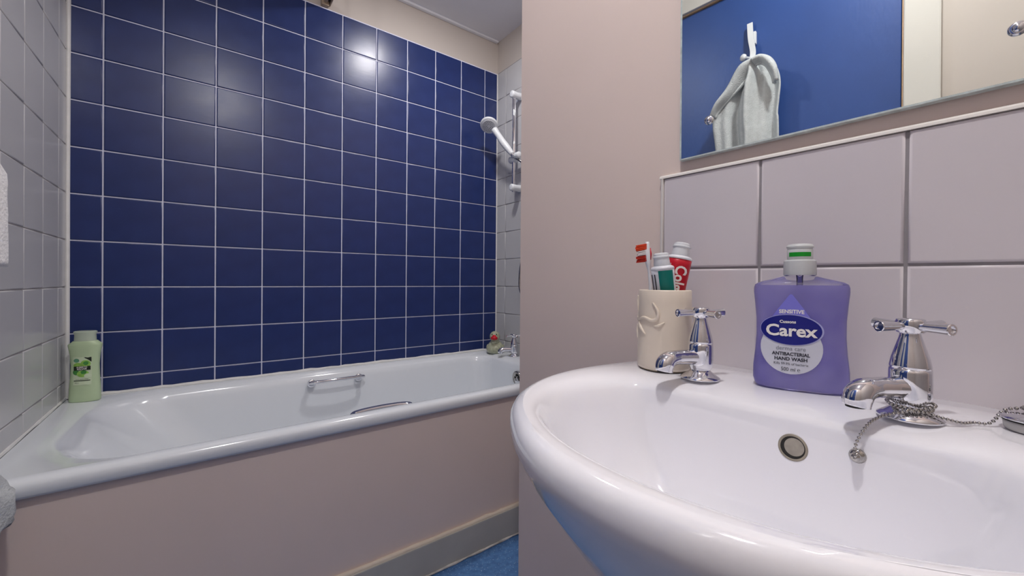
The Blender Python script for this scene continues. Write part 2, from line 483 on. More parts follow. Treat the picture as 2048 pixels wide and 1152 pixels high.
def grip(y, sgn, x0, x1, z):
    yw = y - sgn * 0.045
    xs = (x0 + x1) / 2
    path = crom([(x0 + .012, yw, z - .012), (x0 + .002, y - sgn * .012, z - .003), (x0 + .03, y, z), (xs, y + sgn * .004, z + .001), (x1 - .03, y, z), (x1 - .002, y - sgn * .012, z - .003), (x1 - .012, yw, z - .012)], 8)
    o = obj('grip_handle', tube(path, 0.0095, 14, flat=0.75), M_CHROME, bath, True)
    o['label'] = 'chrome grip handle'
    for sx in (x0 + .012, x1 - .012):
        pl = lathe([(0, 0), (0.017, 0), (0.016, 0.004), (0.01, 0.006), (0, 0.006)], 20, T=Matrix.Translation((sx, yw + sgn * 0.0, z - .012)) @ Matrix.Rotation(-sgn * PI / 2, 4, 'X'))
        obj('mounting_plate', pl, M_CHROME, o, True)
grip(-0.122, -1, 0.695, 0.908, 0.522)
grip(-0.612, 1, 0.715, 0.905, 0.524)
# overflow on the tap-end wall of the tub
ovM = Matrix.Translation((1.548, -0.385, 0.472)) @ Matrix.Rotation(-PI / 2 - 0.1, 4, 'Y')
of = obj('overflow', lathe([(0, -0.004), (0.036, -0.004), (0.036, 0.004), (0.031, 0.008), (0.026, 0.006), (0.024, 0.003), (0, 0.003)], 32, T=ovM), M_CHROME_OLD, bath, True)
hb = bmesh.new()
for k in range(6):
    t = 2 * PI * k / 6 + .3
    lathe([(0, 0), (0.0062, 0), (0.0062, 0.0006), (0, 0.0006)], 12, hb, T=ovM @ Matrix.Translation((0.0155 * math.cos(t), 0.0155 * math.sin(t), 0.0032)))
obj('overflow_hole_shades', hb, M_DARK, of)  # flat dark discs; the shade inside the holes is their colour
obj('centre_screw', lathe([(0, 0), (0.006, 0), (0.005, 0.004), (0, 0.005)], 14, T=ovM @ Matrix.Translation((0, 0, 0.003))), M_CHROME, of, True)

bpo = obj('side_panel', newbox((0.001, -0.721, 0.012), (X1 - 0.001, -0.697, RIM - 0.040)), M_PAINT, bath)
bpo['label'] = 'beige pink painted bath side panel'
sk = bmesh.new()
box(sk, (0.002, -0.738, 0.004), (X1 - 0.002, -0.7213, 0.104), 0.003)
bsk = struct('baseboard_bath', sk, M_SKIRT)
tag(bsk, 'grey cream skirting board along the bath panel')
skt = tube([(0.004 + (X1 - .008) * k / 50, -0.726, 0.104 + random.uniform(-.0012, .0012)) for k in range(51)], [0.008 + random.uniform(-.0012, .0012) for k in range(51)], 8)
obj('top_filler', skt, mat('cream_filler', (226, 214, 196), 0.7, var=0.05, vscale=20), bsk, True)
sks = tube([(0.004 + (X1 - .008) * k / 70, -0.739 + random.uniform(-.0012, .0012), 0.004) for k in range(71)], [0.0045 + random.uniform(-.0018, .0014) for k in range(71)], 8)
obj('floor_sealant', sks, mat('grubby_sealant', (206, 203, 196), 0.6, var=0.35, vscale=26), bsk, True)

# ------------------------------------------------------------------ pillar taps
def make_tap(name, M, rot_handle, label, cat='tap', group=None, mt=M_CHROME, s=1.0):
    t = tag(empty(name, M), label, cat, group)
    def sc_(pr): return [(r * s, z * s) for r, z in pr]
    obj('flange', lathe(sc_([(0, 0), (0.0235, 0), (0.0235, 0.0015), (0.019, 0.0045), (0.0135, 0.0085), (0.0125, 0.010), (0, 0.010)]), 40), mt, t, True)
    obj('body', lathe(sc_([(0, 0.0085), (0.0115, 0.0085), (0.012, 0.012), (0.0142, 0.0155), (0.0152, 0.021), (0.0154, 0.032), (0.0152, 0.042), (0.0150, 0.0455), (0, 0.0455)]), 40), mt, t, True)
    obj('bonnet', lathe(sc_([(0, 0.0455), (0.0150, 0.0455), (0.0148, 0.048), (0.0135, 0.055), (0.0110, 0.064), (0.0085, 0.0725), (0.0075, 0.0765), (0.008, 0.0785), (0, 0.0785)]), 40), mt, t, True)
    # spout: out along local x, dropping to the nozzle
    path = crom([(0.006, 0, 0.0275), (0.022, 0, 0.0282), (0.038, 0, 0.0285), (0.049, 0, 0.0268), (0.0555, 0, 0.0215), (0.0575, 0, 0.0125)], 7)
    path = [Vector(p) * s for p in path]
    rr = [0.0105, 0.0095, 0.0092, 0.0105, 0.0115, 0.0105]
    sp = obj('spout', tube(path, [r * s for r in rr], 22), mt, t, True)
    nz = lathe(sc_([(0, 0), (0.0078, 0), (0.0078, 0.0015), (0, 0.0015)]), 20, T=Matrix.Translation(Vector((0.0577, 0, 0.0118)) * s))
    obj('nozzle', nz, M_DARK, sp)  # dark disc; shade of the spout's open end put into its colour
    h = obj('handle', lathe(sc_([(0, 0.0775), (0.0085, 0.0775), (0.0105, 0.079), (0.0108, 0.088), (0.0102, 0.0905), (0.0085, 0.0912), (0, 0.0912)]), 32), mt, t, True)
    for k in range(4):
        a = rot_handle + k * PI / 2
        T = Matrix.Rotation(a, 4, 'Z') @ Matrix.Translation(Vector((0.008, 0, 0.0842)) * s) @ Matrix.Rotation(PI / 2, 4, 'Y')
        ab = lathe(sc_([(0, 0), (0.0036, 0), (0.0040, 0.008), (0.0050, 0.0235), (0.0052, 0.0246), (0.0046, 0.0252), (0.0036, 0.0252), (0.0034, 0.0235), (0, 0.0235)]), 18, T=T)
        angle_smooth(obj('handle_arm', ab, mt, h), 40)
    return t

LEDGE = 0.814
# ------------------------------------------------------------------ basin
UC = 0.2285
basin = tag(empty('wash_basin', SM(0, UC, 0)), 'white ceramic wash basin with rounded bowl fixed to the wall', 'wash basin')
oc = [(-0.0005, 0), (-0.0005, .05), (-0.0005, .10), (0.0, .146), (.026, .194), (.066, .221), (.125, .238), (.185, .246), (.238, .244), (.285, .232), (.327, .212), (.357, .190), (.378, .168), (.398, .141), (.420, .105), (.438, .058), (.445, 0)]
ic = [(.165, 0), (.165, .06), (.166, .12), (.169, .147), (.177, .162), (.193, .173), (.225, .185), (.265, .190), (.305, .182), (.342, .158), (.373, .121), (.395, .070), (.404, 0)]
def sym(c):
    c = [(v, u, 0) for v, u in c]
    full = c + [(v, -u, 0) for v, u, _ in reversed(c[1:-1])]
    return [(p.x, p.y) for p in crom(full, 6, True)]
CB = (0.255, 0.0); NB = 112
ro = ray_outline(sym(oc), CB, NB); ri = ray_outline(sym(ic), CB, NB)
def bring(fr, z):
    out = []
    for i in range(NB):
        t = 2 * PI * i / NB
        r = fr(i, ro[i], ri[i]); zz = z(i, t) if callable(z) else z
        v = CB[0] + r * math.cos(t); u = r * math.sin(t)
        out.append(Vector((max(v, -0.0005), u, zz)))
    return out
bm = bmesh.new()
Zt = LEDGE
def back(t): # 1 at the wall side, 0 at the front
    return max(0.0, -math.cos(t))
rings = []
rings.append(bring(lambda i, o, n: 0.06, 0.640))
rings.append(bring(lambda i, o, n: max(0.065, o * 0.40), 0.648))
rings.append(bring(lambda i, o, n: o * 0.55, 0.668))
rings.append(bring(lambda i, o, n: o * 0.70, 0.702))
rings.append(bring(lambda i, o, n: o * 0.83, 0.737))
rings.append(bring(lambda i, o, n: o * 0.935, 0.767))
rings.append(bring(lambda i, o, n: o - .0035, 0.784))
rings.append(bring(lambda i, o, n: o - .0005, 0.791))
rings.append(bring(lambda i, o, n: o, 0.797))
rings.append(bring(lambda i, o, n: o - .0012, Zt - 0.0105))
rings.append(bring(lambda i, o, n: o - .0042, Zt - 0.0050))
rings.append(bring(lambda i, o, n: o - .0085, Zt - 0.0017))
rings.append(bring(lambda i, o, n: o - .0140, Zt))
for kk, zz in ((.40, .0001), (.52, .0005), (.64, .0013), (.75, .0027), (.85, .0050), (.93, .0080), (1.0, .0118)):
    rings.append(bring(lambda i, o, n, kk=kk: o + (n - o) * kk, Zt - zz))
for kk, zz in ((.985, .0160), (.966, .0225), (.943, .0335), (.920, .0480)):
    rings.append(bring(lambda i, o, n, kk=kk: n * kk, Zt - zz))
rings.append(bring(lambda i, o, n: n * 0.865, Zt - 0.075))
rings.append(bring(lambda i, o, n: n * 0.79, Zt - 0.100))
rings.append(bring(lambda i, o, n: n * 0.67, Zt - 0.120))
rings.append(bring(lambda i, o, n: n * 0.50, Zt - 0.132))
rings.append(bring(lambda i, o, n: n * 0.30, Zt - 0.138))
rings.append(bring(lambda i, o, n: 0.024, Zt - 0.141))
loft(bm, rings, True, True, True)
bowl = obj('bowl', bm, M_CERAMIC, basin)
angle_smooth(bowl, 60)
bvh = BVHTree.FromPolygons([v.co.copy() for v in bowl.data.vertices], [tuple(p.vertices) for p in bowl.data.polygons])
def bowl_hit(u, z):
    h, n, _, _ = bvh.ray_cast(Vector((CB[0], u, z)), Vector((-1, 0, 0)))
    return h, n
# overflow in the back of the bowl: dark disc painted with the hole's shade
h, n = bowl_hit(0.020, 0.775)
if n.x < 0: n = -n
q = n.to_track_quat('Z', 'Y').to_matrix().to_4x4()
om = Matrix.Translation(h) @ q
ofl = obj('overflow', lathe([(0.0118, -0.001), (0.0128, 0.0002), (0.0122, 0.0008), (0.0108, 0.0008), (0.0102, -0.0002), (0.0100, -0.004)], 36, T=om, cap=False), mat('grey_glaze_edge', (150, 142, 128), 0.4, var=0.2, vscale=60), basin, True)  # ring greyer than the bowl's glaze
obj('overflow_hole_shade', lathe([(0, 0.0004), (0.0108, 0.0004)], 30, T=om, cap=False), M_DARK, ofl)
obj('overflow_throat', lathe([(0, 0.0006), (0.0085, 0.0006)], 30, T=om @ Matrix.Translation((0.0012, 0.0008, 0.0)), cap=False), mat('grey_glaze', (150, 144, 134), 0.4, var=0.25, vscale=90), ofl)  # mottled grey disc, set off-centre on the dark one
obj('waste', lathe([(0, Zt - .1405), (0.02, Zt - .1395), (0.022, Zt - .138), (0.0255, Zt - .1375), (0.026, Zt - .139)], 32, T=Matrix.Translation((CB[0], 0, 0)), cap=False), M_CHROME, basin, True)
pd = lathe([(0.085, 0.0), (0.088, 0.02), (0.075, 0.12), (0.062, 0.4), (0.068, 0.58), (0.085, 0.652)], 40, T=Matrix.Translation((0.13, 0, 0)) @ Matrix.Diagonal((1.05, 1.0, 1, 1)))
obj('pedestal', pd, M_CERAMIC, basin, True)

VT = 0.117
make_tap('basin_tap', SM(VT, 0.130, LEDGE, -0.35), -0.50 + 0.35, 'chrome cross-handle basin tap beside the cream tumbler', group='basin taps')
make_tap('basin_tap', SM(VT, 0.326, LEDGE, -0.55), 0.2 + 0.55 + PI / 4, 'chrome cross-handle basin tap with a bead chain round its base', group='basin taps')
make_tap('bath_tap', Matrix.Translation((1.632, -0.245, RIM)) @ Matrix.Rotation(PI - .55, 4, 'Z'), 0.25, 'small chrome cross-handle tap on the bathtub rim beside the duck', 'tap', s=1.25)

# ------------------------------------------------------------------ plug and bead chain
plug = tag(empty('basin_plug', SM(0.088, 0.402, LEDGE)), 'chrome basin plug lying on the rim with its bead chain wound round the tap', 'sink plug')
PI_ = SM(0.088, 0.402, LEDGE).inverted()
def pl_(v, u, z): return PI_ @ SW(v, u, z)
obj('rubber_seal', lathe([(0, 0.0005), (0.0195, 0.0005), (0.0205, 0.002), (0.021, 0.006), (0.0215, 0.0085), (0, 0.0085)], 36), mat('grey_rubber', (190, 188, 186), 0.45, var=0.05, vscale=40), plug, True)
obj('black_ring', lathe([(0, 0.0085), (0.0222, 0.0085), (0.0222, 0.0100), (0, 0.0100)], 36), M_BLACK, plug)
obj('plug_top', lathe([(0, 0.0100), (0.0235, 0.0100), (0.0238, 0.0112), (0.0215, 0.0132), (0.014, 0.0150), (0.006, 0.0158), (0, 0.016)], 40), M_CHROME, plug, True)
pts = [(0.0085 * math.cos(t), 0.0085 * math.sin(t), 0.0185 + 0.0005 * math.sin(3 * t)) for t in (2 * PI * k / 24 for k in range(25))]
obj('pull_ring', tube(pts, 0.0022, 8), M_CHROME_OLD, plug, True)
def resample(path, step):
    out = [path[0].copy()]; acc = 0.0
    for a, b in zip(path, path[1:]):
        L = (b - a).length; pos = 0.0
        while acc + (L - pos) >= step:
            pos += step - acc; acc = 0.0
            out.append(a + (b - a) * (pos / L))
        acc += L - pos
    return out
tu, tv = 0.326, VT
hz = [pl_(0.088, 0.392, LEDGE + .0185), pl_(0.090, 0.382, LEDGE + .0145), pl_(0.097, 0.3745, LEDGE + .003), pl_(0.103, 0.365, LEDGE + .0022), pl_(0.116, 0.356, LEDGE + .003)]
turns = []
for k in range(0, 46):
    a = 0.0 + k / 45 * 2 * PI * 1.86
    rr_ = 0.0162 + 0.0012 * math.sin(2.3 * a)
    turns.append(pl_(tv + rr_ * math.sin(a + 1.45), tu + rr_ * math.cos(a + 1.45), LEDGE + 0.0105 + 0.0022 * math.sin(a * .73 + .5) + 0.0022 * (k / 45)))
h2, n2 = bowl_hit(0.298 - UC, 0.783)
endw = basin.matrix_world @ h2
end_l = PI_ @ endw
nw = (basin.matrix_world.to_3x3() @ n2).normalized()
if nw.dot(-N_) < 0: nw = -nw
end_p = end_l + (PI_.to_3x3() @ nw) * 0.007
down = [pl_(0.141, 0.318, LEDGE + .0062), pl_(0.153, 0.309, LEDGE + .0022), pl_(0.166, 0.3035, LEDGE - .0035), end_p + Vector((0, 0, 0.011)), end_p]
path = crom(hz + turns + down, 5)
beads = bmesh.new()
cs = resample(path, 0.0034)
for p in cs:
    bmesh.ops.create_icosphere(beads, subdivisions=1, radius=0.00165, matrix=Matrix.Translation(p))
ch = obj('ball_chain', beads, M_CHROME_OLD, plug, True)
ef = bmesh.new()
bmesh.ops.create_uvsphere(ef, u_segments=16, v_segments=10, radius=0.0042, matrix=Matrix.Translation(end_p + Vector((0, 0, -0.001))))
q2 = (PI_.to_3x3() @ nw).to_track_quat('Z', 'Y').to_matrix().to_4x4()
lathe([(0, -0.002), (0.0058, -0.002), (0.0064, 0.0005), (0.0048, 0.003), (0, 0.0034)], 18, ef, T=Matrix.Translation(end_l) @ q2)
tube([end_p + Vector((0.004 * math.cos(t), 0.004 * math.sin(t) * .4, 0.004 * math.sin(t))) for t in (2 * PI * k / 14 for k in range(15))], 0.0011, 6, ef)
obj('chain_fixing', ef, M_CHROME_OLD, plug, True)

# ------------------------------------------------------------------ mirror
mz0, mz1, mu0, mu1 = 1.136, 1.82, 0.041, 0.436
mir = tag(empty('wall_mirror', SM(0, mu0, mz0)), 'frameless rectangular wall mirror with chrome dome screws above the splashback', 'mirror')
mw, mh = mu1 - mu0, mz1 - mz0
g = newbox((-0.0035, 0, 0), (0.006, mw, mh))
gme = obj('glass', g, [M_EDGE, M_MIRROR], mir)
for p in gme.data.polygons:
    if p.normal.x > 0.9: p.material_index = 1
edge = bmesh.new(); EW = 0.0022
for lo, hi in (((0.006, 0, 0), (0.0066, EW, mh)), ((0.006, mw - EW, 0), (0.0066, mw, mh)), ((0.006, EW, 0), (0.0066, mw - EW, EW)), ((0.006, EW, mh - EW), (0.0066, mw - EW, mh))):
    box(edge, lo, hi)
obj('polished_edge', edge, M_EDGE, mir)
for yy in (0.047, mw - 0.047):
    for zz in (0.052, mh - 0.052):
        T = Matrix.Translation((0.006, yy, zz)) @ Matrix.Rotation(PI / 2, 4, 'Y')
        s1 = obj('screw_cap', lathe([(0, 0.0), (0.0066, 0.0), (0.0068, 0.001), (0.0062, 0.0026), (0.005, 0.003), (0, 0.003)], 24, T=T), M_CHROME, mir, True)
        obj('dome', lathe([(0, 0.003), (0.0045, 0.003), (0.0043, 0.0045), (0.003, 0.006), (0, 0.0066)], 20, T=T), M_CHROME, s1, True)

# ------------------------------------------------------------------ tumbler with relief
CUV, CUU, CR, CH = 0.0965, 0.068, 0.0372, 0.1125
cup = tag(empty('toothbrush_tumbler', SM(CUV, CUU, LEDGE)), 'cream ceramic tumbler with raised vine relief holding toothpaste and a toothbrush', 'tumbler')
M_CUP = mat('cream_ceramic', (228, 216, 200), 0.3, spec=0.5, var=0.02, vscale=20)
prof = [(0.0, 0.003), (0.0345, 0.003), (0.0352, 0.0)]
prof = [(0.0, 0.0012), (CR - .003, 0.0012), (CR - .001, 0.0025), (CR, 0.006), (CR, 0.03), (CR - .0004, 0.06), (CR - .0012, 0.095), (CR - .0012, CH - .0015), (CR - .0022, CH), (CR - .0040, CH), (CR - .0048, CH - .0016), (CR - .0048, 0.02), (CR - .006, 0.008), (0, 0.007)]
obj('cup', lathe(prof, 72), M_CUP, cup, True)
obj('foot_shadow_ring', lathe([(0, 0.0001), (CR - .0025, 0.0001), (CR - .0025, 0.0012), (0, 0.0012)], 40), mat('foot_shade', (120, 110, 96), 0.9, var=0.1, vscale=40), cup)  # dark disc under the tumbler; contact shade put into its colour
# direction of the relief front: toward the room (local angle)
FA = math.atan2(0.311, 0.543)
def cupp(ax, hgt, off=0.0):
    a = FA + ax
    return Vector(((CR - .0004 + off) * math.cos(a), (CR - .0004 + off) * math.sin(a), hgt))
def rel(pts, r):
    q = []
    for x, y in pts:
        ax = math.asin(max(-0.999, min(0.999, (x - 342) / 192.0)))
        q.append((ax, (1030 - y) / 595.0 * CH, 0))
    q = crom(q, 6)
    return tube([cupp(p.x, p.y) for p in q], r, 10)
rb = bmesh.new()
for pts, r in (([(158, 668), (200, 640), (255, 658), (292, 640), (296, 590), (262, 528)], [0.0012, 0.0022, 0.0026, 0.0028, 0.0022, 0.0012]),
               ([(268, 698), (305, 692), (342, 668)], [0.0008, 0.0024, 0.0009]),
               ([(164, 672), (176, 715), (212, 765)], [0.0009, 0.0030, 0.0010]),
               ([(152, 480), (151, 520), (152, 560), (152, 600)], [0.001, 0.0022, 0.0016, 0.001]),
               ([(151, 700), (150, 750), (152, 810)], [0.001, 0.0026, 0.0012])):
    o = rel(pts, r); me = bpy.data.meshes.new('t'); o.to_mesh(me); o.free(); rb.from_mesh(me); bpy.data.meshes.remove(me)
for k in range(3):  # more vines round the back of the tumbler
    for (a0, hz0) in ((1.9, 0.03), (2.8, 0.05), (3.9, 0.035)):
        tube([cupp(a0 + 0.12 * j + k * .1, hz0 + k * .02 + 0.006 * math.sin(j)) for j in range(7)], [0.0008, 0.0022, 0.0012], 8, rb)
obj('vine_relief', rb, M_CUP, cup, True)

CM = SM(CUV, CUU, LEDGE)
def view_frame(base_u, base_v, top_u, top_v, top_z, twist):
    """matrix: origin at base of the thing in the tumbler, local z along its axis"""
    b = SW(base_v, base_u, LEDGE + 0.0082); t = SW(top_v, top_u, top_z)
    z = (t - b).normalized()
    toc = Vector((0.34465, -1.92507, 0.93677)) - b; toc -= z * toc.dot(z); toc.normalize()
    y = -toc; x = y.cross(z).normalized()
    M = Matrix((x, y, z)).transposed().to_4x4(); M.translation = b
    return M @ Matrix.Rotation(twist, 4, 'Z'), (t - b).length

def make_tube(name, M, L, wid, label, body_m, cap_len, draw):
    """toothpaste tube standing on its crimp: local -y faces the viewer, z up to the cap"""
    t = tag(empty(name, M), label, 'toothpaste', 'toothpaste tubes in the tumbler')
    Lb = L - cap_len - 0.004
    R = wid / 2
    def sec(z):
        k = min(1.0, max(0.0, z / Lb)) ** 1.15
        return R * (0.86 + 0.14 * k), 0.0012 + (R - 0.0012) * k * .94
    rings = []
    for k in range(15):
        z = Lb * k / 14; a, b_ = sec(z)
        rings.append([Vector((a * math.cos(2 * PI * i / 36), b_ * math.sin(2 * PI * i / 36), z)) for i in range(36)])
    a, b_ = sec(Lb); srings = []
    for f, dz in ((1.012, -0.0022), (1.012, 0.0), (0.97, 0.0012), (0.88, 0.0026), (0.6, 0.004)):
        srings.append([Vector((a * f * math.cos(2 * PI * i / 36), b_ * f * math.sin(2 * PI * i / 36), Lb + dz)) for i in range(36)])
    bmt = bmesh.new(); loft(bmt, rings, True, True, True)
    body = obj('tube_body', bmt, body_m, t, True)
    bms = bmesh.new(); loft(bms, srings, True, True, True); obj('shoulder', bms, M_TWHITE, t, True)
    def fn(x, z, e=0.0005):
        e *= 1.2; a, b_ = sec(z); x = x * a / R; q = max(0.0, 1 - (x / a) ** 2)
        return Vector((x, -(b_ * math.sqrt(q) + e), z))
    cz = Lb + 0.0035
    cap = obj('cap', lathe([(0, cz), (R * .70, cz), (R * .72, cz + cap_len * .05), (R * .66, cz + cap_len * .62), (R * .74, cz + cap_len * .66), (R * .74, cz + cap_len * .72), (R * .66, cz + cap_len * .76), (R * .64, cz + cap_len * .93), (R * .5, cz + cap_len), (0, cz + cap_len)], 32), M_WPLASTIC, t)
    angle_smooth(cap, 30)
    draw(t, fn, Lb, R)
    return t
M_RED = mat('tube_red', (196, 22, 44), 0.3, var=0.02, vscale=30)
M_TEAL = mat('tube_teal', (4, 116, 106), 0.3, var=0.02, vscale=30)
M_TWHITE = mat('tube_white', (226, 228, 234), 0.3, var=0.01, vscale=30)
M_INKW = mat('print_white', (240, 236, 232), 0.4, var=0.01, vscale=30)
M_INKK = mat('print_dark', (46, 46, 60), 0.5, var=0.05, vscale=30)
def band(z0, z1, x0, x1, n=12):
    return [(x0 + (x1 - x0) * k / n, z0) for k in range(n + 1)] + [(x1, z0 + (z1 - z0) * k / 4) for k in range(1, 4)] + [(x1 - (x1 - x0) * k / n, z1) for k in range(n + 1)] + [(x0, z1 - (z1 - z0) * k / 4) for k in range(1, 4)]
def sheet(name, x0, x1, z0, z1, fn, m, parent, e, nx=10, nz=10):
    bm = bmesh.new()
    g = [[bm.verts.new(fn(x0 + (x1 - x0) * i / nx, z0 + (z1 - z0) * j / nz, e)) for i in range(nx + 1)] for j in range(nz + 1)]
    for j in range(nz):
        for i in range(nx): bm.faces.new((g[j][i], g[j][i + 1], g[j + 1][i + 1], g[j + 1][i]))
    return obj(name, bm, m, parent, True)
def draw_red(t, fn, Lb, R):
    f2 = lambda x, z: fn(x, z, 0.0011)
    print_text('lettering', 'Colgate', 0.0215, R * .30, Lb - .041, f2, M_INKW, t, 0.86, 0.0006, -PI / 2)
    print_text('small_lettering', 'Zero', 0.0078, -R * .70, Lb - .017, f2, M_INKW, t, 0.9, 0.0, -PI / 2)
def draw_teal(t, fn, Lb, R):
    f2 = lambda x, z: fn(x, z, 0.0011)
    sheet('label', -R * .20, R * .93, Lb * .10, Lb - .0035, fn, M_TEAL, t, 0.0005, 12, 12)
    for x, s in ((-R * .45, 'toothpaste sensitive'), (-R * .86, 'daily care 75 ml')):
        pass
    sheet('barcode_line', -R * .60, -R * .50, Lb - .036, Lb - .008, fn, M_INKK, t, 0.0009, 2, 6)
    sheet('barcode_line', -R * .90, -R * .82, Lb - .040, Lb - .008, fn, M_INKK, t, 0.0009, 2, 6)
Mr, Lr = view_frame(0.0584, 0.0957, 0.0804, 0.0697, 0.9950, -0.04)
make_tube('toothpaste_tube', Mr, Lr, 0.0345, 'red toothpaste tube with white lettering and a white cap in the tumbler', M_RED, 0.019, draw_red)
Mt, Lt = view_frame(0.0812, 0.0996, 0.0704, 0.1122, 0.9790, -0.20)
make_tube('toothpaste_tube', Mt, Lt, 0.0315, 'teal and white toothpaste tube with a white cap in the tumbler', M_TWHITE, 0.018, draw_teal)
# toothbrush
Mb, Lb_ = view_frame(0.052, 0.104, 0.0375, 0.094, 0.9985, 0.0)
tbsh = tag(empty('toothbrush', Mb), 'white toothbrush with orange red and white bristles in the tumbler', 'toothbrush')
hp = crom([(0, 0, 0), (0.0005, 0, Lb_ * .35), (0.0025, 0, Lb_ * .6), (0.001, 0, Lb_ * .76), (0, 0, Lb_ * .86), (0.0, 0, Lb_ * .995)], 6)
obj('handle', tube(hp, [0.0034, 0.0044, 0.0042, 0.0030, 0.0024, 0.0046, 0.0050, 0.0030], 14, flat=0.9), M_WPLASTIC, tbsh, True)
obj('grip_stripe', tube([(0.0040, -0.0025, Lb_ * .84), (0.0046, -0.0028, Lb_ * .89), (0.0040, -0.0025, Lb_ * .94)], [0.0006, 0.0012, 0.0006], 8), mat('brush_red', (196, 40, 60), 0.35, var=0.02, vscale=40), tbsh, True)
M_BO = mat('bristle_orange', (226, 74, 34), 0.6, var=0.15, vscale=300); M_BR = mat('bristle_red', (186, 40, 24), 0.6, var=0.15, vscale=300); M_BW = mat('bristle_white', (236, 232, 230), 0.6, var=0.05, vscale=300)
def bristles(z0, z1, ln, m):
    bm = bmesh.new()
    nz = max(2, int((z1 - z0) / 0.0016))
    for j in range(nz):
        for i in range(5):
            z = z0 + (z1 - z0) * (j + .5) / nz; y = -0.0036 + 0.0018 * i
            e = ln + random.uniform(-.0012, .0012)
            tube([(-0.001, y, z), (-e, y + random.uniform(-.0006, .0006), z - 0.0016 + random.uniform(-.0008, .0008))], [0.0008, 0.0006], 5, bm)
    o = obj('bristles', bm, m, tbsh); return o
bristles(Lb_ - .0125, Lb_ - .0035, 0.0165, M_BO); bristles(Lb_ - .0205, Lb_ - .0130, 0.0145, M_BW); bristles(Lb_ - .0305, Lb_ - .0210, 0.0160, M_BR)

# ------------------------------------------------------------------ hand wash bottle
BROT = math.atan2(0.961, -0.276)
hw = tag(empty('hand_wash_bottle', SM(0.0745, 0.2272, LEDGE, BROT)), 'clear bottle of purple hand wash with an oval navy label and frosted pump', 'soap bottle')
def zm(z): return z * .957 if z <= .1275 else .1220 + (z - .1275) * .70
def hw_sec(z):  # half width, half depth at height z
    t = [(0.0, .0425, .0195), (0.003, .0450, .0218), (0.010, .0468, .0232), (0.025, .0466, .0232), (0.045, .0446, .0226), (0.065, .0434, .0222), (0.085, .0436, .0222),
         (0.105, .0452, .0226), (0.118, .0464, .0228), (0.124, .0463, .0225), (0.1275, .0450, .0216), (0.1298, .0424, .0206), (0.1325, .0370, .0190), (0.1355, .0292, .0170), (0.138, .0225, .0155), (0.1405, .0170, .0142), (0.1425, .0145, .0138)]
    t = [(zm(q[0]), q[1], q[2]) for q in t]
    for a, b in zip(t, t[1:]):
        if z <= b[0]:
            k = (z - a[0]) / (b[0] - a[0]); k = max(0, k)
            return a[1] + (b[1] - a[1]) * k, a[2] + (b[2] - a[2]) * k
    return t[-1][1], t[-1][2]
def supe(a, b, z, n=72, e=3.0):
    out = []
    for i in range(n):
        t = 2 * PI * i / n; c, s = math.cos(t), math.sin(t)
        out.append(Vector((a * math.copysign(abs(c) ** (2 / e), c), b * math.copysign(abs(s) ** (2 / e), s), z)))
    return out
zs = [0.0006, .0015, .003, .006, .010, .017, .025, .035, .045, .055, .065, .075, .085, .095, .105, .112, .118, .123, .127, .130, .1325, .134, .1355, .137, .138, .1395, .1405, .1425, .147]
zs = [zm(q) for q in zs]
def hw_rings(ins, zlist):
    rr = []
    for z in zlist:
        a, b = hw_sec(z); e = 3.0 if z < .1245 else max(2.0, 3.0 - (z - .1245) / .006)
        rr.append(supe(a - ins, b - ins, z, 72, e))
    return rr
M_CLEAR = mat('clear_plastic', (244, 244, 250), 0.03, trans=1.0, ior=1.18, spec=0.5)
def liquid_mat():
    m = bpy.data.materials.new('purple_soap'); m.use_nodes = True
    nt = m.node_tree; b = nt.nodes['Principled BSDF']
    b.inputs['Base Color'].default_value = s2l((150, 146, 226)); b.inputs['Roughness'].default_value = 0.05
    b.inputs['Transmission Weight'].default_value = 0.62; b.inputs['IOR'].default_value = 1.30
    n = nt.nodes.new('ShaderNodeTexNoise'); n.inputs['Scale'].default_value = 18
    tc = nt.nodes.new('ShaderNodeTexCoord'); nt.links.new(tc.outputs['Object'], n.inputs['Vector'])
    cr = nt.nodes.new('ShaderNodeValToRGB'); cr.color_ramp.elements[0].position = .35; cr.color_ramp.elements[1].position = .65
    cr.color_ramp.elements[0].color = s2l((164, 158, 236)); cr.color_ramp.elements[1].color = s2l((198, 192, 250))
    nt.links.new(n.outputs['Fac'], cr.inputs[0]); nt.links.new(cr.outputs[0], b.inputs['Base Color'])
    return m
M_SOAP = liquid_mat()
bm = bmesh.new(); loft(bm, hw_rings(0, zs), True, True, False)
shell = obj('bottle_shell', bm, M_CLEAR, hw, True)
LIQ = 0.1208
bm = bmesh.new(); loft(bm, hw_rings(0.0009, [z for z in zs if z < LIQ and z > .001] + [LIQ]), True, True, True)
angle_smooth(obj('purple_liquid', bm, M_SOAP, hw), 50)
M_FROST = mat('frosted_plastic', (232, 236, 236), 0.35, trans=0.30, ior=1.3, var=0.01, vscale=20)
angle_smooth(obj('collar', lathe([(0, 0.1325), (.0160, 0.1325), (.0163, 0.1335), (.0160, 0.1490), (.0150, 0.1502), (.0132, 0.1506), (0, 0.1506)], 48), M_FROST, hw), 35)
pump = angle_smooth(obj('pump_head', lathe([(0, 0.1506), (.0118, 0.1506), (.0128, 0.1525), (.0128, 0.1620), (.0120, 0.1635), (.0132, 0.1645), (.0135, 0.1660), (.0120, 0.1685), (.0085, 0.1692), (0, 0.1692)], 48), M_FROST, hw), 35)
def pf(x, z, e=0.0004): return Vector((x, -math.sqrt(max(0, .0128 ** 2 - x * x)) - e, z))
sheet('green_band', -.0105, .0105, 0.1540, 0.1590, pf, mat('green_band', (10, 150, 40), 0.4, var=0.03, vscale=40), pump, 0.0005, 12, 1)
obj('dip_tube', tube([(0, 0, 0.1330), (0, 0.002, .08), (0.004, 0.006, .006)], .0033, 10), M_CLEAR, hw, True)
